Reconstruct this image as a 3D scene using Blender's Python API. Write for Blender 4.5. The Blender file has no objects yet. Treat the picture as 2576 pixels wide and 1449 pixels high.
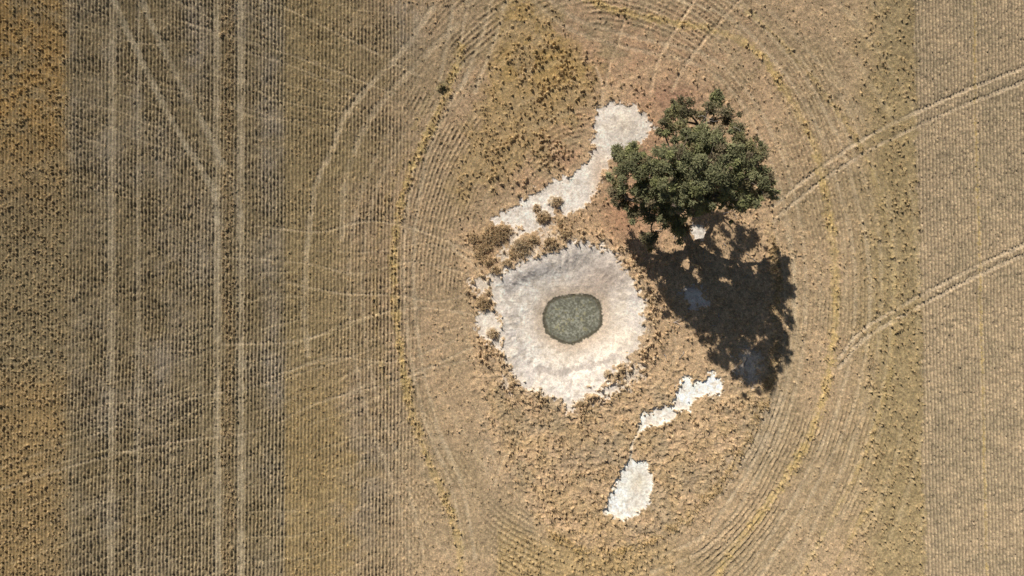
import bpy, math, numpy as np
from mathutils import Vector
rng=np.random.default_rng(7)
SC=30.0; CU,CV=1288.0,724.5      # survey units per metre, survey origin
CAMH=57.24
K=0.80                            # sunlit radiance per unit albedo
# ---------------------------------------------------------------- grid
st=1.6
cu=np.arange(-200,2780,st); cv=np.arange(-180,1640,st)
def ext(a,sgn,start,far):
    out=[];d=st*2;p=start
    while abs(p-start)<far:
        p+=sgn*d; out.append(p); d=min(d*1.12,3000)
    return np.array(out)
L=ext(cu,-1,cu[0],60000)[::-1];R=ext(cu,1,cu[-1],60000)
T=ext(cv,-1,cv[0],60000)[::-1];B=ext(cv,1,cv[-1],60000)
gu=np.concatenate([L,cu,R]); gv=np.concatenate([T,cv,B])
cs=(slice(len(T),len(T)+len(cv)),slice(len(L),len(L)+len(cu)))
U,V=np.meshgrid(gu.astype(np.float32),gv.astype(np.float32))
SH=U.shape
def sm(x,a,b):
    t=np.clip((x-a)/(b-a),0,1); return t*t*(3-2*t)
TAB=rng.random((16,256,256)).astype(np.float32)
def vn(u,v,s,k,sv=None):
    sv=s if sv is None else sv
    x=u/s+k*17.3; y=v/sv+k*9.7
    xi=np.floor(x).astype(np.int32); yi=np.floor(y).astype(np.int32)
    fx=(x-xi); fy=(y-yi); fx=fx*fx*(3-2*fx); fy=fy*fy*(3-2*fy)
    t=TAB[k%16]; x0=xi&255;x1=(xi+1)&255;y0=yi&255;y1=(yi+1)&255
    return (t[y0,x0]*(1-fx)+t[y0,x1]*fx)*(1-fy)+(t[y1,x0]*(1-fx)+t[y1,x1]*fx)*fy
def fbm(u,v,s,k,o=3):
    r=0;a=1;w=0
    for i in range(o):
        r=r+a*vn(u,v,s,k+i); w+=a; a*=.55; s=s*.47
    return r/w
def spline(P,n=10):
    P=np.array(P,float); Q=np.vstack([2*P[0]-P[1],P,2*P[-1]-P[-2]]); out=[]
    for i in range(1,len(Q)-2):
        for t in np.linspace(0,1,n,endpoint=False):
            a,b,c,d=Q[i-1],Q[i],Q[i+1],Q[i+2]
            out.append(.5*((2*b)+(c-a)*t+(2*a-5*b+4*c-d)*t*t+(3*b-a-3*c+d)*t**3))
    out.append(P[-1]); return np.array(out)
def dline(P,m=45,smooth=True,closed=False):
    D=np.full(SH,1e3,np.float32)
    P=np.array(P,float)
    if closed: P=np.vstack([P,P[:1]])
    if smooth: P=spline(P,8)
    for a,b in zip(P[:-1],P[1:]):
        i0,i1=np.searchsorted(gv,[min(a[1],b[1])-m,max(a[1],b[1])+m])
        j0,j1=np.searchsorted(gu,[min(a[0],b[0])-m,max(a[0],b[0])+m])
        if i1<=i0 or j1<=j0: continue
        u=U[i0:i1,j0:j1]-a[0]; v=V[i0:i1,j0:j1]-a[1]; d=b-a; l=max(d@d,1e-6)
        t=np.clip((u*d[0]+v*d[1])/l,0,1)
        q=np.hypot(u-t*d[0],v-t*d[1]); D[i0:i1,j0:j1]=np.minimum(D[i0:i1,j0:j1],q)
    return D
def spoly(P,m=120,smooth=True):
    """signed distance, negative inside"""
    P=np.array(P,float); D=dline(P,m,smooth,True)
    Q=spline(np.vstack([P,P[:1]]),8) if smooth else np.vstack([P,P[:1]])
    i0,i1=np.searchsorted(gv,[Q[:,1].min(),Q[:,1].max()]); j0,j1=np.searchsorted(gu,[Q[:,0].min(),Q[:,0].max()])
    u=U[i0:i1,j0:j1]; v=V[i0:i1,j0:j1]; ins=np.zeros(u.shape,bool)
    for a,b in zip(Q[:-1],Q[1:]):
        if a[1]==b[1]: continue
        c=((a[1]>v)!=(b[1]>v))&(u<(b[0]-a[0])*(v-a[1])/(b[1]-a[1])+a[0]); ins^=c
    S=D.copy(); S[i0:i1,j0:j1]=np.where(ins,-D[i0:i1,j0:j1],D[i0:i1,j0:j1]); return S
C=np.empty(SH+(3,),np.float32); H=np.zeros(SH,np.float32)
def mix(c,m):
    global C
    c=np.array(c,np.float32); C+= (c-C)*m[...,None]
N1=fbm(U,V,130,0,4); N2=fbm(U,V,40,3,3); N3=fbm(U,V,12,6,3); N4=vn(U,V,3.2,9); N5=vn(U,V,6,11)
NB1=fbm(U,V,300,7,3)
WU=U+(N2-.5)*22+(N3-.5)*20
# ---------------------------------------------------------------- regional soil/straw colours
C[:]=(140,124,96)
mix((152,139,120), sm(N1,.5,.7)*.6)
mix((126,110,81), sm(N1,.5,.3)*.7)
mix((128,111,83), sm(NB1,.5,.3)*.5)
ring=sm(WU,690,960)*(1-sm(WU,2190,2240))
mix((168,144,112), ring*(.65+.35*sm(N1,.35,.6)))
rho=np.hypot(U-1500,.72*(V-740))
red=np.exp(-((U-1560)/300)**2-((V-330)/330)**2)*sm(N2,.25,.6)
mix((178,144,112), np.clip(red*1.1,0,1))
mix((172,144,114), ring*np.exp(-((U-900)/200)**2-((V-760)/350)**2)*.6)
rightz=sm(WU,2290+V*.023,2302+V*.023)
mix((160,140,112), rightz)
mix((142,126,101), rightz*sm(fbm(U,V,60,2,2),.4,.7)*.6)
leftstrip=1-sm(WU,150,190)
mix((142,120,84), leftstrip*.8)
mix((132,116,86), leftstrip*sm(V,420,640)*(1-sm(V,900,1000)))
mix((160,126,76), leftstrip*(1-sm(V,250,560))*sm(N2,.3,.6)*.75)
mix((152,125,82), leftstrip*sm(V,920,1020)*(1-sm(U+(N1-.5)*120,90,170))*.6)
goldbot=sm(U,712,722)*(1-sm(U+(N1-.5)*260+(N2-.5)*120,840,960))*sm(V+(N1-.5)*200,820,1050)
mix((157,133,90), goldbot*.75)
goldmid=sm(U,710,724)*(1-sm(U+(N1-.5)*200+(N2-.5)*120,800,1000))*(1-sm(V,820,1000))
mix((149,129,92), goldmid*.75)
tri=spoly([(1265,-40),(1350,0),(1400,70),(1460,120),(1510,170),(1500,230),(1420,330),(1330,420),(1230,470),(1160,520),(1150,420),(1200,260),(1240,120)],140)
trim=1-sm(tri+(N2-.5)*110+(N3-.5)*40,-35,40)
mix((162,138,98), trim*.8)
mix((164,136,84), trim*(1-sm(V,150,330))*sm(N2,.4,.6)*.7)
bandR=sm(WU+(N2-.5)*60,2110,2230)*(1-rightz)
mix((148,129,93), bandR*.85)
botgold=sm(V+(N2-.5)*60,1290,1400)*sm(U,1246,1258)*(1-sm(U+(N2-.5)*250,1500,1800))
mix((162,138,95), botgold*.7)
for (a,b,ru,rv,s) in [(490,100,45,140,.75),(1020,50,40,80,.7),(430,800,60,300,.5),(230,960,60,90,.5),(680,330,30,400,.5),(930,1180,60,200,.6),(1230,1000,20,200,.3),(1900,1010,50,110,.7),(1820,1120,60,60,.6),(690,900,25,200,.5),(400,1100,60,200,.3)]:
    g=np.exp(-((U-a)/ru)**2-((V-b)/rv)**2)*sm(N2,.2,.6)
    mix((155,142,127),g*s)
# ---------------------------------------------------------------- inner uncropped paddock (rank dry grass)
pad=spoly([(1150,545),(1200,560),(1240,540),(1330,480),(1450,410),(1480,300),(1520,200),(1640,180),(1760,200),(1900,330),(1950,520),(1960,700),(1960,880),(1915,1020),(1845,1150),(1760,1270),(1650,1350),(1500,1385),(1390,1330),(1300,1240),(1250,1120),(1210,1000),(1195,880),(1200,750),(1140,650)],200)
padm=1-sm(pad+(N2-.5)*60+(N3-.5)*30,-22,28)
mix((177,150,117), padm*.8)
mix((164,139,101), padm*sm(N2,.45,.65)*sm(V,900,1000)*.6)
mix((156,118,90), np.clip(np.exp(-((U-1570)/60)**2-((V-540)/70)**2)*1.1,0,1)*.75)
mix((144,109,87), np.clip(np.exp(-((U-1690)/75)**2-((V-245)/35)**2)*1.1,0,1)*.7)
mix((168,132,103), np.clip(np.exp(-((U-1640)/70)**2-((V-430)/200)**2)*1.1,0,1)*.6)
mix((144,127,105), padm*np.exp(-((U-1470)/70)**2-((V-1150)/50)**2)*.6)
mix((142,127,103), padm*sm(fbm(U,V,70,4,3),.52,.68)*sm(V,880,1000)*.5)
# ---------------------------------------------------------------- sowing rows
vert=(1-sm(WU,960,1100)); 
fade=np.ones(SH,np.float32); fade*=(1-sm(np.abs(U-1288),1600,2400))*(1-sm(np.abs(V-724),950,1700))
ph=(U+7*(vn(U,V,200,5,500)-.5)+1.0*(vn(U,V,14,2,30)-.5)+V*.008)/9.0
rowL=.5+.5*np.cos(2*np.pi*ph)
pat=.65+.35*sm(fbm(U,V,70,1,3),.36,.56)
wl=vert*(1-leftstrip*.5)*(1-goldmid*.2)*(1-goldbot*.35)*pat
ph2=(U-V*.023+.8*(vn(U,V,12,3,26)-.5))/8.6
rowR=.5+.5*np.cos(2*np.pi*ph2)
wr=rightz
phc=(rho+5*(vn(U,V,90,4)-.5)+3*(N3-.5))/10.0
rowC=.5+.5*np.cos(2*np.pi*phc)
wc=(1-vert)*(1-rightz)*(1-padm)*(.15+.75*sm(fbm(U,V,150,8,2),.4,.6))*(1-trim*.8)*(1-bandR*.6)
brk=vn(U,V,2.8,12,5.5); brk2=vn(U,V,5.5,10,11)
keepr=sm(brk*.6+brk2*.4,.10,.42)
rows=(rowL*wl+rowR*wr*.75+rowC*wc*.7)*fade*keepr
H+=rows*(.55+.75*brk)*.17
C*= (1-(.32*(wl+wr*.6+wc*.42)*fade*(1-np.clip(rowL*wl+rowR*wr+rowC*wc,0,1))))[...,None]
mix((184,164,126), np.clip(rows*.50,0,1))
H+=(1-leftstrip)*(vn(U,V,7,2)*.05+vn(U,V,13,5)*.06)*fade
for (a,w,s) in [(225,30,.25),(318,22,.3),(380,20,.3),(440,30,.15),(576,14,.5),(640,22,.25),(940,40,.15),(800,30,.15)]:
    m=np.exp(-((WU-a)/w)**4)*s*fade
    mix((112,96,68),m)
for (sx,sy,per,w_,reg) in [(-.27,.96,47,.08,(1-sm(U,900,1080))*(1-sm(V,330,560))),(.30,.95,62,.06,(1-sm(U,900,1250))*sm(V,560,700)),(.95,.35,30,.10,np.exp(-((U-1250)/160)**2-((V-430)/120)**2)),(.4,.9,26,.1,np.exp(-((U-1600)/200)**2-((V-60)/90)**2))]:
    p=(U*sx+V*sy+60*(vn(U,V,190,6)-.5)+10*(N2-.5))/per; f=np.abs(p-np.round(p))
    m=(1-sm(f+(N3-.5)*.08,w_*.3,w_))*reg*.34*sm(vn(U,V,120,14),.3,.65); mix((180,162,128),m); H*=1-m*.7
p=(rho+110*(vn(U,V,380,3)-.5)+14*(N2-.5))/52; f=np.abs(p-np.round(p))
m=(1-sm(f+(N3-.5)*.14,.04,.17))*(1-vert)*(1-rightz)*(1-padm)*.28*sm(vn(U,V,150,12),.35,.7); mix((186,167,134),m); H*=1-m*.8
trk=np.zeros(SH,np.float32)
def track(P,w,col,s,dep=.04,smooth=True,soft=2.5,rag=4):
    global H
    D0=dline(P,40,smooth); D=D0+(N3-.5)*rag+(N4-.5)*3
    m=(1-sm(D,w-soft*.5,w+soft))*s*(.55+.45*sm(N2,.3,.6))
    if w>2.8:
        e=np.exp(-((D-w-4)/2.8)**2)*s; mix((112,97,74),e*.25)
    np.maximum(trk,m,out=trk); mix(col,m); H*=1-m*.8; H-=m*dep
    return m
for (a,b,w,s) in [(284,278,8,.55),(350,346,4,.5),(545,548,8,.7),(606,606,8,.7),(505,508,3,.3),(425,428,3,.25)]:
    track([(a,-180),(b,1640)],w,(161,146,119),s,smooth=False,rag=9,soft=3.5)
track([(270,-60),(300,30),(350,140),(400,240),(460,350),(510,430),(540,490),(546,560)],7,(164,151,126),.6,rag=9,soft=4)
track([(350,-20),(390,80),(440,180),(500,290),(550,390),(590,470),(603,540)],7,(162,149,124),.55,rag=9,soft=4)
pale=(184,166,136)
def pair(P,off,w,col,s):
    P=spline(P,5); t=np.gradient(P,axis=0); t/=np.linalg.norm(t,axis=1,keepdims=True); n=np.stack([-t[:,1],t[:,0]],1)
    for k in (-.5,.5):
        Q=P+n*off*k; track(Q[::2],w,col,s,rag=9,soft=4)
track([(1090,20),(1010,130),(930,215),(870,290),(835,380),(800,450),(782,540),(772,640),(766,800),(775,890)],6.5,pale,.55,rag=12,soft=4)
track([(1150,60),(1060,150),(985,230),(925,310),(885,400),(865,480),(860,600)],6.5,pale,.45,rag=12,soft=4)
pair([(1180,160),(1110,270),(1065,380),(1045,480),(1030,600),(1030,760),(1050,920),(1090,1080),(1150,1230),(1190,1449)],26,4,pale,.5)
pair([(1000,330),(940,450),(905,580),(895,740),(910,900),(950,1060),(1010,1230),(1060,1449)],34,4,pale,.35)
pair([(1258,-20),(1230,90),(1195,180),(1175,240)],34,4,pale,.6)
pair([(1165,-20),(1150,60),(1135,140),(1120,220)],34,4,pale,.6)
track([(1760,-20),(1690,90),(1650,170),(1635,240)],3.8,(196,170,136),.8)
track([(1880,-20),(1790,80),(1720,170),(1690,230)],3.8,(196,170,136),.8)
track([(1590,-20),(1560,90),(1530,180),(1512,290)],3,(194,170,136),.55)
track([(1500,170),(1515,220),(1512,280)],3,(200,180,150),.5)
pair([(1340,-20),(1440,60),(1600,110),(1760,150),(1860,230),(1930,350),(1985,500),(2010,680),(2005,860),(1975,1010),(1915,1150),(1830,1290),(1760,1370),(1600,1440)],30,4,pale,.45)
pair([(1700,-20),(1860,40),(1990,180),(2080,330),(2130,480),(2165,650),(2165,830),(2130,1010),(2060,1170),(1970,1330),(1890,1449)],36,4,pale,.45)
pair([(1850,-20),(1980,90),(2090,230),(2170,400),(2220,560),(2230,740),(2215,920),(2170,1090),(2100,1250),(2000,1449)],30,4,pale,.35)
pair([(1960,560),(1985,700),(1985,880),(1950,1030),(1880,1170),(1800,1280)],26,3,pale,.4)
for o in (0,36):
    track([(2640,140+o),(2576,170+o),(2400,240+o),(2200,335+o),(2060,425+o),(1945,520+o)],4.2,(184,165,136),.75,rag=7)
    track([(2640,590+o*.7),(2576,615+o*.7),(2450,672+o*.7),(2300,752+o*.7),(2170,830+o*.7),(2110,900+o*.7)],4.2,(184,165,136),.75,rag=7)
for P,w,s in [([(420,50),(600,90),(760,150),(900,200),(1000,240)],2.5,.5),([(0,10),(150,40),(330,110),(520,100)],2,.4),
    ([(600,130),(760,170),(900,240)],2,.45),([(700,20),(900,110),(1050,190)],2.5,.45),([(200,200),(500,250),(800,330)],2,.3),
    ([(0,1235),(200,1170),(420,1120),(640,1085),(800,1020),(1010,960),(1200,880)],3,.5),
    ([(0,1180),(140,1130),(300,1060),(470,1000),(700,950),(1000,860),(1235,820)],2.5,.4),
    ([(640,560),(800,580),(930,565),(1050,590),(1190,640)],2.5,.55),([(720,720),(860,745),(1000,735),(1100,750),(1200,735)],2.5,.55),
    ([(560,880),(760,860),(900,800),(1050,785),(1200,790)],2.5,.55),([(560,640),(760,660),(900,690),(1040,655),(1180,690)],2.5,.45),
    ([(700,940),(850,900),(1000,905),(1150,850)],2.5,.5),([(850,990),(1000,940),(1120,930),(1210,900)],2.5,.4),([(800,620),(950,640),(1080,620),(1180,650)],2,.4),
    ([(1240,1220),(1280,1130),(1400,1060),(1560,1040),(1620,1100)],2.5,.5),
    ([(1120,590),(1135,630),(1180,670),(1230,700)],4,.6),([(0,400),(200,470),(420,500),(700,610)],2,.22),([(0,900),(300,880),(560,880)],2,.25),
    ([(1300,1449),(1340,1300),(1270,1200),(1230,1120)],2,.3),([(1590,1120),(1500,1050),(1440,1010)],2,.4),([(1620,1000),(1700,900),(1680,800),(1620,720)],2.5,.4)]:
    P=[(a+rng.normal(0,4),b+rng.normal(0,6)) for a,b in P]
    track(P,w,(188,169,138),s*.85,.01,rag=5,soft=2)
gold=(184,159,102)
tuftline=np.zeros(SH,np.float32)
def windrow(P,w,s,t=.5,col=gold,rag=24):
    D=dline(P,60)+(N3-.5)*rag+(N4-.5)*8
    m=(1-sm(D,w*.2,w*1.1))*s*(.5+.5*sm(N2,.3,.6)); mix(col,m)
    np.maximum(tuftline,(1-sm(D,w*.5,w*1.3))*t*(.4+.6*sm(N2,.3,.6)),out=tuftline)
ringR=[(1440,-20),(1560,30),(1700,60),(1820,85),(1900,130),(1965,215),(2030,330),(2068,450),(2092,600),(2100,750),(2088,900),(2055,1050),(1990,1180),(1920,1280),(1850,1370),(1790,1470)]
windrow(ringR,14,.7,.35)
ridgeL=[(1160,120),(1130,220),(1075,340),(1035,430),(1005,530),(992,640),(995,760),(1008,880),(1030,1000),(1060,1110),(1110,1230),(1150,1340),(1160,1460)]
windrow(ridgeL,14,.7,.6)
windrow([(1080,240),(1040,330),(1000,430),(960,560),(945,700),(950,860),(985,1010)],6,.25,.3)
windrow([(2444,-180),(2452,300),(2462,700),(2472,1100),(2486,1640)],3.5,.6,.05,rag=6)
windrow([(2200,1260),(2150,1330),(2070,1480)],8,.4,.4); 
windrow([(1870,20),(1960,100),(2090,260),(2180,400),(2230,560),(2250,740),(2235,940),(2180,1130),(2100,1290),(2010,1460)],8,.35,.4)
innerR=[(1930,560),(1950,680),(1952,800),(1945,900),(1915,1020),(1850,1150),(1780,1250),(1700,1320),(1600,1370),(1500,1390),(1420,1360),(1340,1290)]
windrow(innerR,14,.3,1.0,(154,133,92),22)
# ---------------------------------------------------------------- dam: bank, crater, clay
DC=(1440,800)
ringP=[(1238,712),(1262,690),(1300,668),(1345,650),(1400,632),(1450,612),(1505,618),(1545,650),(1582,690),(1605,740),(1618,800),(1612,850),(1585,895),(1545,925),(1515,965),(1470,985),(1440,1003),(1390,990),(1330,975),(1298,945),(1275,905),(1262,860),(1250,800),(1236,750)]
rs=spoly(ringP,260)
pitP=[(1366,792),(1384,758),(1422,743),(1480,741),(1510,760),(1520,800),(1510,830),(1482,850),(1442,868),(1408,860),(1375,838)]
ps=spoly(pitP,260)
ang=np.arctan2(V-DC[1],U-DC[0]); rr=np.hypot(U-DC[0],V-DC[1])
radial=fbm(ang*60+900+(N2-.5)*12,rr/9,4.2,2,3)
rag=(N3-.5)*44+(N4-.5)*12+(radial-.5)*18+(N2-.5)*14
ringm=1-sm(rs-2+rag,-2,2.5)
white=(217,206,191)
poly_top=[(1505,278),(1540,263),(1592,266),(1625,295),(1640,328),(1618,348),(1585,355),(1550,380),(1535,405),(1505,440),(1500,475),(1475,510),(1448,530),(1425,538),(1400,520),(1385,540),(1350,530),(1345,555),(1360,570),(1330,583),(1290,568),(1232,556),(1300,516),(1350,482),(1400,455),(1440,440),(1475,412),(1497,375),(1497,320)]
poly2=[(1202,792),(1225,783),(1258,790),(1268,850),(1255,875),(1235,865),(1215,850),(1203,825)]
poly3=[(1611,1080),(1611,1046),(1650,1030),(1688,1015),(1698,985),(1722,950),(1755,964),(1790,942),(1814,956),(1808,992),(1780,987),(1748,1002),(1732,1030),(1700,1037),(1672,1062),(1635,1067)]
poly4=[(1583,1158),(1628,1163),(1641,1208),(1632,1258),(1600,1292),(1562,1308),(1518,1286),(1536,1240),(1558,1200)]
poly5=[(1200,738),(1196,718),(1215,705),(1240,690),(1265,700),(1250,740),(1225,725)]
poly6=[(1500,985),(1530,962),(1560,960),(1550,985),(1530,1003),(1500,1008)]
poly7=[(1420,1000),(1450,1003),(1440,1035),(1428,1035)]
poly8=[(1575,930),(1610,915),(1612,945),(1590,975),(1565,960)]
poly9=[(1290,570),(1320,580),(1290,610),(1275,650),(1262,640),(1280,605)]
poly10=[(1712,735),(1760,724),(1778,762),(1742,772)]
poly11=[(1868,878),(1905,892),(1915,930),(1890,965),(1862,935),(1850,900)]
poly12=[(1740,565),(1768,560),(1765,600),(1745,600)]
poly13=[(1262,940),(1274,945),(1280,985),(1268,975)]
poly14=[(1375,560),(1400,575),(1370,610),(1350,650),(1310,660),(1340,630),(1355,590)]
def patch(P,col,s=1,rg=1.0,lo=-1.5,hi=2):
    S=spoly(P,60,False); m=(1-sm(S-2+(N3-.5)*30*rg+(N4-.5)*13*rg+(N2-.5)*5*rg,lo,hi))*s
    mix(col,m); return m
bare=ringm.copy()
mix((188,168,140),(1-sm(rs+rag*1.3,2,46))*.5)
mix(white,ringm)
for P,s,rg in [(poly_top,1,1.1),(poly2,.95,1),(poly3,1,1.0),(poly5,.75,2.2),(poly6,.9,1.5),(poly7,.8,1.5),(poly8,.6,2.2),(poly9,.7,1.5),(poly10,.9,1.6),(poly11,.6,2.0),(poly12,1,1),(poly13,.6,1),(poly14,.5,2)]:
    bare=np.maximum(bare,patch(P,(232,225,212) if P is poly3 else white,s,rg))
m=patch(poly4,(222,219,209),1,.7); bare=np.maximum(bare,m)
mix((190,178,152),m*np.exp(-((U-1605)/22)**2-((V-1215)/30)**2)*.9)
mix((196,190,175),m*sm(N3,.45,.62)*.6)
D=dline([(1613,1070),(1600,1095),(1588,1120),(1585,1165)])+(N3-.5)*5
m=(1-sm(D,2,5))*.8; mix((206,196,176),m); bare=np.maximum(bare,m)
mix((202,187,165),bare*np.exp(-((U-1570)/45)**2-((V-315)/38)**2)*.65)
mix((192,165,136),bare*(1-sm(ringm,0,.2))*np.exp(-((U-1510)/26)**2-((V-440)/60)**2)*.6)
mix((202,189,170),bare*sm(N2,.48,.66)*.45)
mix((180,166,146),bare*sm(vn(U,V,9,1),.62,.85)*.45)
crk=1-np.abs(2*fbm(U+9*(N3-.5),V,24,12,2)-1); mix((182,170,154),bare*sm(crk,.93,.99)*.35)
q=np.clip(ps/ (ps-rs+1e-3),0,1)*ringm
tin=ringm*np.exp(-(np.maximum(ps+(N2-.5)*18,0)/28)**2)
mix((180,160,135),tin*.75)
mix((184,173,163),ringm*sm(radial,.5,.72)*sm(q,.45,.75)*.42)
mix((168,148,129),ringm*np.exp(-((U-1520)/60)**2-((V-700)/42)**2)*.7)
mix((188,174,158),ringm*np.exp(-((U-1470)/120)**2-((V-655)/30)**2)*.5)
mix((202,187,166),ringm*np.exp(-((U-1560)/60)**2-((V-850)/50)**2)*.5)
for P,w,s in [([(1350,925),(1400,938),(1450,930),(1510,915),(1560,880)],7,.6),([(1275,745),(1290,710),(1330,690)],9,.45),([(1300,870),(1330,915)],5,.3)]:
    D=dline(P)+(N3-.5)*18+(radial-.5)*10; mix((168,156,143),ringm*(1-sm(D,w*.4,w*1.5))*s)
H*= (1-bare)
H+= bare*((N3-.5)*.06+(N4-.5)*.025+vn(U,V,7,2)*.02)
bank=np.exp(-(np.clip(rs,-400,400)/38)**2)*.16
bank=np.where(np.abs(rs)>250,0,bank)
dep=np.where(rs<0,(1-q)**1.1*.80*sm(-rs,0,60),0)
dep=np.where(ps<0,.85,dep)
relief=bank-dep+ringm*sm(q,.3,.7)*(1-sm(q,.85,1))*(radial-.5)*.11+ringm*(N2-.5)*.10
relief+=.25*np.exp(-((U-1570)/60)**2-((V-320)/50)**2)
pm=1-sm(ps+(N4-.5)*5+(N3-.5)*8,-2,2)
peb=vn(U,V,4.4,13); peb2=vn(U,V,2.4,14)
mix((112,109,93),pm); mix((152,149,132),pm*sm(peb*.6+peb2*.4,.40,.66)*.85); mix((150,138,90),pm*sm(vn(U,V,9,15),.6,.8)*sm(peb,.5,.7)*.4)
mix((98,95,82),pm*sm(-ps,26,6)*.35)
edge=(1-sm(np.abs(ps+2+(N3-.5)*6),1.5,8))
mix((84,77,62),pm*edge*.75)
H=H*(1-pm)+pm*(peb*.035+peb2*.02)
sw=fbm(U+18*(N2-.5),V+18*(N1-.5),17,10,3); rid=1-np.abs(2*sw-1)
gm=padm*(1-bare)*(.35+.65*sm(V,880,980))
H+=gm*rid**2*.17; mix((188,164,125),gm*sm(rid,.75,.97)*.30); mix((138,117,85),gm*sm(rid,.6,.3)*.4)
# ---------------------------------------------------------------- tussocks & stubble clumps stamped in relief
TM=np.zeros(SH,np.float32)
dens=np.zeros(SH,np.float32); hgt=np.full(SH,.12,np.float32); rad=np.full(SH,3.2,np.float32)
def dz(m,d,h,r):
    np.maximum(dens,m*d,out=dens); s=m>.4; hgt[s]=h; rad[s]=r
cl=sm(fbm(U,V,26,9,2),.38,.66)
rowk=np.where(rightz>.5,rowR,np.where(vert>.5,rowL,rowC)); rowk=.12+.88*rowk
dz(ring,(.08+.26*cl*sm(N1,.4,.6)),.13,3.0)
dz(leftstrip,.75*rowk,.16,3.4)
dz(goldmid,.42*rowk*(.4+.6*cl),.15,3.3); dz(goldbot,.55*(.4+.6*cl)*(.4+.6*rowL),.19,3.7); dz(trim,.42*(.3+.7*cl),.18,3.9); dz(bandR,.5*rowk*(.4+.6*cl),.18,3.7); dz(botgold,.45*(.3+.7*cl),.19,4.1)
dz(vert*(1-leftstrip),.10*rowk,.12,2.8)
dz(padm,.12+.36*cl*sm(N2,.42,.6),.20,3.8)
dz(padm*sm(V,930,1000),.08+.34*cl,.23,4.5)
dz(np.exp(-((U-1350)/130)**2-((V-430)/110)**2)*(1-padm)*(tri<60),.6*cl,.26,4.4)
dz(np.exp(-((U-1420)/110)**2-((V-190)/90)**2),.5*cl,.25,4.4)
bankg=(1-sm(np.abs(rs-26+(N2-.5)*50),18,44))*(rs>0)
dz(bankg*(1-ringm),.5*cl+.08,.28,4.8)
dz(np.exp(-((WU-576)/13)**4),.65,.18,3.8)
s=(tuftline>.25); dens[s]=np.maximum(dens[s],tuftline[s]); hgt[s]=.2; rad[s]=4.0
redb=np.clip(np.exp(-((U-1570)/55)**2-((V-540)/70)**2)+np.exp(-((U-1690)/80)**2-((V-245)/40)**2)+np.exp(-((U-1640)/70)**2-((V-440)/150)**2),0,1)
dens*=(1-bare)*(1-trk*.95)*(1-redb*.85)
Dc=dens[cs]; Hc=hgt[cs]; Rc=rad[cs]; Tc=np.zeros(Dc.shape,np.float32); Kc=np.zeros(Dc.shape,np.float32)
nu,nv=len(cu),len(cv)
NT=210000
pu=rng.uniform(6,nu-7,NT); pv=rng.uniform(6,nv-7,NT)
iu=pu.astype(int); iv=pv.astype(int)
keep=rng.random(NT)<Dc[iv,iu]; pu=pu[keep];pv=pv[keep];iu=iu[keep];iv=iv[keep]
hh=Hc[iv,iu]*rng.uniform(.35,1.5,len(pu))**1.3; rr_=Rc[iv,iu]*rng.uniform(.5,1.5,len(pu))
tone=rng.uniform(0,1,len(pu)).astype(np.float32)
big=[(1397,508,18),(1365,545,20),(1350,524,12),(1410,558,12),(1240,592,34),(1218,618,24),(1265,585,24),(1312,622,28),(1340,605,18),(1385,612,20),(1420,585,16),(1240,838,16),(1245,680,14),(1215,760,18),(1113,222,14),(1462,1012,12),(1530,940,12),(1225,655,18),(1190,600,16),(1288,640,12),(1275,660,12),(1205,640,16),(1220,770,14)]
for a,b,r in big:
    n=int(r*r*.13)
    t=rng.uniform(0,2*np.pi,n); q2=np.sqrt(rng.random(n))*r*1.0
    pu=np.append(pu,(a+np.cos(t)*q2-cu[0])/st); pv=np.append(pv,(b+np.sin(t)*q2*.8-cv[0])/st)
    hh=np.append(hh,(.38*(1-(q2/r)**2)+.12)*rng.uniform(.6,1.2,n)*min(1,r/20+.2)); rr_=np.append(rr_,rng.uniform(3.5,7,n)); tone=np.append(tone,rng.uniform(0,.9,n).astype(np.float32))
iu=pu.astype(int); iv=pv.astype(int)
asp=rng.uniform(.75,1.35,len(pu))
W=6
for di in range(-W,W+1):
    for dj in range(-W,W+1):
        sel=(rr_/st*1.35>=math.hypot(di,dj)-1)
        if not sel.any(): continue
        a=iu[sel]+dj; b=iv[sel]+di
        ok=(a>=0)&(a<nu)&(b>=0)&(b<nv); a=a[ok];b=b[ok]; idx=np.where(sel)[0][ok]
        d=np.hypot((a-pu[idx])*asp[idx],(b-pv[idx])/asp[idx])*st/rr_[idx]
        prof=np.clip(1-d,0,1)**.8; 
        h=(hh[idx]*prof).astype(np.float32)
        np.maximum.at(Kc,(b,a),h); 
        np.maximum.at(Tc,(b,a),(prof*(.45+.55*tone[idx])).astype(np.float32))
rnd=rng.uniform(.6,1.35,Kc.shape).astype(np.float32)
Hcore=H[cs]; Hcore[:]=np.maximum(Hcore,Kc*rnd+Hcore*.3)
TM[cs]=Tc
goldk=np.clip(leftstrip*(.2+.6*(1-sm(V,250,560)))+goldbot*.6+trim*.5+bandR*.3+tuftline*.5+botgold*.5+goldmid*.3,0,1)
dk=np.clip(dens,0,1)*(1-sm(TM,0,.3)); mix((112,96,71),dk*.3)
CT=np.array((184,159,121),np.float32)+goldk[...,None]*np.array((0,-4,-24),np.float32)
C+= (CT-C)*(sm(TM,.12,.75)*.55)[...,None]
for a,b,r in big:
    g=np.clip(1.2-np.hypot(U-a,(V-b)/.85)/r+(N3-.5)*.8,0,1); mix((140,119,88) if r<28 or a<1300 else (132,123,104),np.clip(g*1.5,0,1)*.55)
g=np.clip(1.2-np.hypot(U-1113,(V-222))/17,0,1); mix((96,96,64),g*.7)
grain=rng.normal(0,1,SH).astype(np.float32)
amp=.095*(1-bare*.75)
C*= (1+grain*amp+(N5-.5)*.18*(1-bare*.7)+(N3-.5)*.18)[...,None]
C*= (1+(N4-.5)*.12)[...,None]
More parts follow.
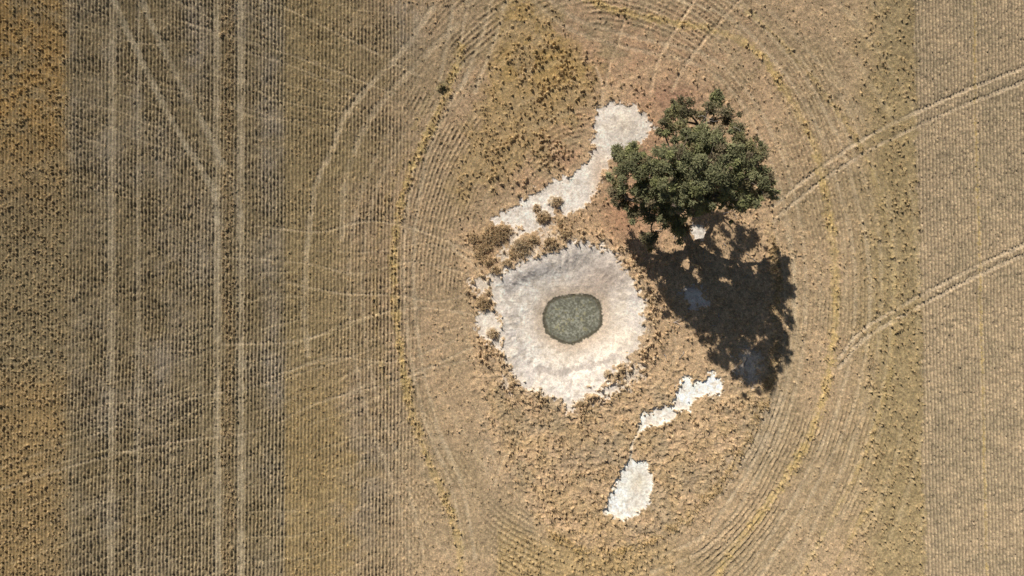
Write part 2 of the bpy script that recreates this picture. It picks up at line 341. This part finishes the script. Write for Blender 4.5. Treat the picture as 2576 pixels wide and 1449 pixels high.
H+=relief+ (N1-.5)*.25+np.abs(grain)*.010*(1-bare)
far=np.maximum(np.abs(U-1288)-1700,0)+np.maximum(np.abs(V-724)-1100,0)
H+=sm(far,2000,30000)*(fbm(U,V,9000,1,2)-.5)*6
C=np.clip(C,4,250); C=C/255
lin=np.where(C<=.04045,C/12.92,((C+.055)/1.055)**2.4)/K
lin=np.clip(lin,0,.88)
# ---------------------------------------------------------------- mesh ground
def srgb(*c):
    c=np.array(c)/255.; return tuple(np.where(c<=.04045,c/12.92,((c+.055)/1.055)**2.4))
nr,nc=SH
co=np.empty((nr,nc,3),np.float32); co[...,0]=(U-CU)/SC; co[...,1]=(CV-V)/SC; co[...,2]=H
def quadmesh(name,co,faces,col=None,nside=4):
    me=bpy.data.meshes.new(name); co=np.ascontiguousarray(co,np.float32).reshape(-1,3)
    faces=np.ascontiguousarray(faces,np.int32)
    me.vertices.add(len(co)); me.vertices.foreach_set("co",co.ravel())
    me.loops.add(faces.size); me.loops.foreach_set("vertex_index",faces.ravel())
    me.polygons.add(len(faces)); me.polygons.foreach_set("loop_start",np.arange(0,faces.size,faces.shape[1],dtype=np.int32))
    me.update(calc_edges=True)
    if col is not None:
        ca=me.color_attributes.new("Col",'FLOAT_COLOR','POINT')
        c4=np.ones((len(co),4),np.float32); c4[:,:3]=np.asarray(col).reshape(-1,3); ca.data.foreach_set("color",c4.ravel())
    ob=bpy.data.objects.new(name,me); bpy.context.scene.collection.objects.link(ob); return ob
I=np.arange(nr*nc,dtype=np.int32).reshape(nr,nc)
F=np.stack([I[:-1,:-1],I[1:,:-1],I[1:,1:],I[:-1,1:]],-1).reshape(-1,4)
def vmat(name,rough=1.,vary=.15,scale=8.,transl=0):
    m=bpy.data.materials.new(name); m.use_nodes=True; nt=m.node_tree; n=nt.nodes; l=nt.links
    n.clear(); out=n.new('ShaderNodeOutputMaterial'); at=n.new('ShaderNodeVertexColor'); at.layer_name="Col"
    tc=n.new('ShaderNodeTexCoord'); no=n.new('ShaderNodeTexNoise'); no.inputs['Scale'].default_value=scale; no.inputs['Detail'].default_value=5
    l.new(tc.outputs['Object'],no.inputs['Vector'])
    mr=n.new('ShaderNodeMapRange'); mr.inputs[3].default_value=1-vary; mr.inputs[4].default_value=1+vary; mr.inputs[1].default_value=.3; mr.inputs[2].default_value=.7
    l.new(no.outputs['Fac'],mr.inputs[0])
    mx=n.new('ShaderNodeVectorMath'); mx.operation='SCALE'; l.new(at.outputs['Color'],mx.inputs[0]); l.new(mr.outputs[0],mx.inputs['Scale'])
    d=n.new('ShaderNodeBsdfDiffuse'); d.inputs['Roughness'].default_value=rough if rough<1 else .6
    l.new(mx.outputs[0],d.inputs['Color']); last=d
    if transl:
        t=n.new('ShaderNodeBsdfTranslucent'); l.new(mx.outputs[0],t.inputs['Color']); ms=n.new('ShaderNodeMixShader'); ms.inputs[0].default_value=transl
        l.new(d.outputs[0],ms.inputs[1]); l.new(t.outputs[0],ms.inputs[2]); last=ms
    l.new(last.outputs[0],out.inputs[0]); return m
g=quadmesh("field_ground",co,F,lin); g.data.materials.append(vmat("soil_and_stubble",vary=.14,scale=9.))
# ---------------------------------------------------------------- grass blades on the clumps
def hsample(u,v):
    j=np.clip(np.searchsorted(gu,u),0,nc-1); i=np.clip(np.searchsorted(gv,v),0,nr-1); return H[i,j],i,j
tu=cu[0]+pu*st; tv=cv[0]+pv*st
sel=rng.random(len(tu))<np.clip(hh*3.2,0,1); tu=tu[sel];tv=tv[sel];th=hh[sel];tr=rr_[sel]
NB=5
bu=np.repeat(tu,NB); bv=np.repeat(tv,NB); bh=np.repeat(th,NB); br=np.repeat(tr,NB); n=len(bu)
aa=rng.uniform(0,2*np.pi,n); q2=rng.random(n)*br*.5
bu=bu+np.cos(aa)*q2; bv=bv+np.sin(aa)*q2
z0,bi,bj=hsample(bu,bv); z0=np.minimum(z0,relief[bi,bj]+.3)
x=(bu-CU)/SC;y=(CV-bv)/SC
lean=rng.uniform(.2,1.0,n)*(.08+bh*.7); up=bh*rng.uniform(.4,.9,n)+.03
wd=rng.uniform(.009,.02,n); px=-np.sin(aa)*wd; py=np.cos(aa)*-wd
base=np.stack([x,y,z0+bh*.1],-1)
tip=base+np.stack([np.cos(aa)*lean,-np.sin(aa)*lean,up],-1)
w3=np.stack([px,py,0*px],-1)
bc=np.stack([base-w3,base+w3,tip],1)
col=np.array(srgb(194,170,132))*rng.uniform(.55,1.2,(n,1)); gk=goldk[bi,bj][:,None]; col=col*(1-gk*np.array([.02,.06,.30])); col/=K
og=quadmesh("dry_grass",bc,np.arange(n*3).reshape(-1,3),np.repeat(col[:,None,:],3,1)); og.data.materials.append(vmat("straw",vary=.1,transl=.35))
print("tufts",len(pu),"blades",n)
# ---------------------------------------------------------------- tree
def P3(u,v,h):
    s=1-h/CAMH; return np.array([(u-CU)/SC*s,(CV-v)/SC*s,h])
tubesV=[];tubesF=[];tubesC=[]
def tube(P,R,col,ns=7):
    P=np.array(P,float); n=len(P); o=sum(len(a) for a in tubesV); vs=[]
    for i in range(n):
        t=P[min(i+1,n-1)]-P[max(i-1,0)]; t/=np.linalg.norm(t)+1e-9
        a=np.cross(t,[.3,.9,.2]); a/=np.linalg.norm(a)+1e-9; b=np.cross(t,a)
        for k in range(ns):
            w=2*np.pi*k/ns; vs.append(P[i]+(a*np.cos(w)+b*np.sin(w))*R[i])
    tubesV.append(np.array(vs)); c=np.array(col)
    tubesC.append(np.repeat(c[None]*rng.uniform(.8,1.15),n*ns,0))
    for i in range(n-1):
        for k in range(ns):
            k2=(k+1)%ns; tubesF.append((o+i*ns+k,o+i*ns+k2,o+(i+1)*ns+k2,o+(i+1)*ns+k))
def limb(a,b,r0,r1,wig=.25,n=7,col=(.20,.16,.12),sag=0.):
    a=np.array(a,float);b=np.array(b,float); L_=np.linalg.norm(b-a); t=np.linspace(0,1,n)[:,None]
    P=a+(b-a)*t; w=np.cumsum(rng.normal(0,wig*L_/n,(n,3)),0); w-=w[-1]*t; w[0]=0; P=P+w
    P[:,2]+=sag*np.sin(np.pi*t[:,0])
    tube(P,r0+(r1-r0)*t[:,0]**.8,col); return P
bx,by=(1690-CU)/SC,(CV-540)/SC
base=np.array([bx,by,-.15])
lobes=[(1600,425,7.8,50),(1655,405,9.8,46),(1715,400,11.6,52),(1790,425,12.2,50),(1850,405,10.2,46),(1880,465,8.4,44),(1822,470,10.4,48),(1760,480,11.4,48),(1692,478,10.2,50),(1620,480,7.2,46),(1652,545,5.6,46),(1700,580,4.8,34),(1745,350,10.8,44),(1700,308,7.6,42),(1778,283,7.2,38),(1826,292,7.0,32),(1866,345,8.4,38),(1914,440,6.8,28),(1805,362,10.4,42),(1668,325,7.6,26),(1578,388,6.6,24),(1560,452,5.0,28),(1912,498,6.0,32),(1728,268,6.4,22),(1908,375,6.8,22),(1745,515,7.2,42),(1790,500,6.6,40),(1740,430,8.5,72),(1790,420,8.0,72),(1660,450,7.5,62),(1550,478,3.4,24),(1566,505,3.0,24),(1602,535,3.6,32),(1640,600,3.4,20),(1932,478,5.0,16),(1795,250,6.0,16),(1688,280,6.2,18),(1556,385,5.4,16),(1850,450,7.0,60),(1800,455,5.6,62),(1850,510,5.6,34),(1720,490,5.6,60),(1640,510,4.6,44),(1870,400,7.6,46),(1812,440,12.6,26),(1880,510,9.6,26)]
fork=np.array([bx+.15,by+.25,2.6])
trunkP=[base,base+[.03,.05,.5],base+[.08,.12,1.4],fork]
tube(trunkP,[.62,.46,.40,.36],(.24,.19,.15),12)
prim=[]
for (u,v,h) in [(1620,440,5.8),(1700,400,7.2),(1790,400,7.2),(1760,480,6.6),(1760,320,5.4),(1670,520,4.6),(1860,440,5.6),(1580,500,3.6)]:
    p=P3(u,v,h); prim.append(limb(fork+rng.normal(0,.05,3),p,.26,.11,.22,9,sag=.3))
allp=np.concatenate([p[3:] for p in prim])
clumps=[];
for li,(u,v,h,r) in enumerate(lobes):
    c=P3(u,v,h); s=1-h/CAMH; rw=r/SC*s; rz=rw*.75
    k=np.argmin(np.linalg.norm(allp-c,axis=1)-0.3*(c[2]-allp[:,2])); limb(allp[k],c-[0,0,rz*.4],.10,.045,.2)
    nC=max(7,int(rw*rw*(9.5 if li not in (13,14,15,16,23,22) else 7.)))
    for _ in range(nC):
        d=rng.normal(0,1,3); d/=np.linalg.norm(d)
        if d[2]<-.5: d[2]*=-1
        f=rng.uniform(.35,1.0) if rng.random()<.72 else rng.uniform(1.05,1.5)
        p=c+d*f*np.array([rw,rw,rz]); clumps.append((p,rng.uniform(.24,.54) if f<1.05 else rng.uniform(.14,.32),li,f))
        if rng.random()<.5: limb(c-[0,0,rz*.3]+rng.normal(0,.15,3),p,.03,.012,.15,5)
for (u,v,h) in [(1830,525,6.6),(1860,515,6.2),(1890,490,5.6),(1805,530,6.),(1752,425,12.),(1690,412,11),(1735,545,6.),(1760,300,7.6),(1845,330,8),(1920,470,6),(1840,540,5)]:
    for _ in range(3):
        p=P3(u,v,h)+rng.normal(0,.3,3); q3=p+np.array([rng.normal(.5,.4),rng.normal(-.1,.4),rng.uniform(.1,.4)]); limb(p,q3,.022,.01,.3,5,(.45,.41,.36))
lc=[];lcol=[]
for (p,r,li,f) in clumps:
    dull= li in (13,14,15,23,19,16,24,30,31,32,33); n=int(310*(r/.42)**1.6*(.55 if dull else .75))
    d=rng.normal(0,1,(n,3)); d/=np.linalg.norm(d,axis=1,keepdims=True); rad_=rng.random(n)[:,None]**.5*np.where(rng.random((n,1))<.12,1.5,1)
    c=p+d*rad_*r*np.array([1,1,.72])
    ax=d*np.array([1,1,.3])+rng.normal(0,.6,(n,3)); ax[:,2]-=.2; ax/=np.linalg.norm(ax,axis=1,keepdims=True)
    nrm=rng.normal(0,.8,(n,3))+d*.5; nrm[:,2]+=1.1; nrm[:,1]+=.4; nrm[:,0]-=.2; sd=np.cross(ax,nrm); sd/=np.linalg.norm(sd,axis=1,keepdims=True)+1e-9
    ln=rng.uniform(.08,.17,n)[:,None]; wd=ln*rng.uniform(.22,.38,n)[:,None]
    lc.append(np.stack([c-ax*ln,c+sd*wd,c+ax*ln,c-sd*wd],1))
    tn=rng.uniform(.7,1.3)
    bc_=np.array((.270,.262,.135)) if not dull else np.array((.225,.198,.110))
    if rng.random()<.12: bc_=np.array((.29,.235,.14))
    if rng.random()<.25: bc_=bc_*np.array([1.12,1.15,1.0])
    cc=bc_*tn*rng.uniform(.7,1.3,(n,1)); lcol.append(np.repeat(cc[:,None,:],4,1))
lc=np.concatenate(lc);lcol=np.concatenate(lcol)
leaf=quadmesh("foliage",lc,np.arange(len(lc)*4).reshape(-1,4),lcol); leaf.data.materials.append(vmat("gum_leaf",vary=.2,scale=2.,transl=.22))
wood=quadmesh("trunk_and_limbs",np.concatenate(tubesV),np.array(tubesF),np.concatenate(tubesC)); wood.data.materials.append(vmat("gum_bark",vary=.25,scale=6.))
tree=bpy.data.objects.new("eucalyptus_tree",None); bpy.context.scene.collection.objects.link(tree)
leaf.parent=tree; wood.parent=tree
print("leaves",len(lc))
tubesV=[];tubesF=[];tubesC=[]
for _ in range(40):
    u=rng.uniform(1640,1900); v=rng.uniform(520,900) if rng.random()<.75 else rng.uniform(330,560); 
    z,_i,_j=hsample(np.array([u]),np.array([v])); a=rng.uniform(0,6.28); L_=rng.uniform(.3,1.3)
    p=np.array([(u-CU)/SC,(CV-v)/SC,z[0]+.05]); limb(p,p+[math.cos(a)*L_,math.sin(a)*L_,.08],.04,.015,.25,5,(.36,.31,.26))
fb=quadmesh("fallen_branches",np.concatenate(tubesV),np.array(tubesF),np.concatenate(tubesC)); fb.data.materials.append(vmat("dead_wood",vary=.2))
# ---------------------------------------------------------------- light, sky, camera
sh=Vector((.62,-1.19,-1.0))
el=math.asin(1/sh.length); az=math.atan2(-sh.x,-sh.y)
sd=bpy.data.lights.new("sun","SUN"); sd.energy=4.9; sd.angle=math.radians(.5); sd.color=(1,.97,.935)
so=bpy.data.objects.new("sun",sd); so.rotation_euler=sh.to_track_quat('-Z','Y').to_euler(); so.location=(-20,35,40); bpy.context.scene.collection.objects.link(so)
w=bpy.data.worlds.new("World"); bpy.context.scene.world=w; w.use_nodes=True; nt=w.node_tree
sky=nt.nodes.new('ShaderNodeTexSky'); sky.sky_type='NISHITA'; sky.sun_disc=False; sky.sun_elevation=el; sky.sun_rotation=az
bg=nt.nodes['Background']; bg.inputs[1].default_value=.05; nt.links.new(sky.outputs[0],bg.inputs[0])
cd=bpy.data.cameras.new("camera"); cd.lens=24; cd.sensor_width=36; cd.clip_end=6000; cd.clip_start=.5
cam=bpy.data.objects.new("camera",cd); cam.location=(0,0,CAMH); cam.rotation_euler=(0,0,0); bpy.context.scene.collection.objects.link(cam)
bpy.context.scene.camera=cam
vs=bpy.context.scene.view_settings; vs.view_transform='Standard'; vs.look='None'; vs.exposure=0
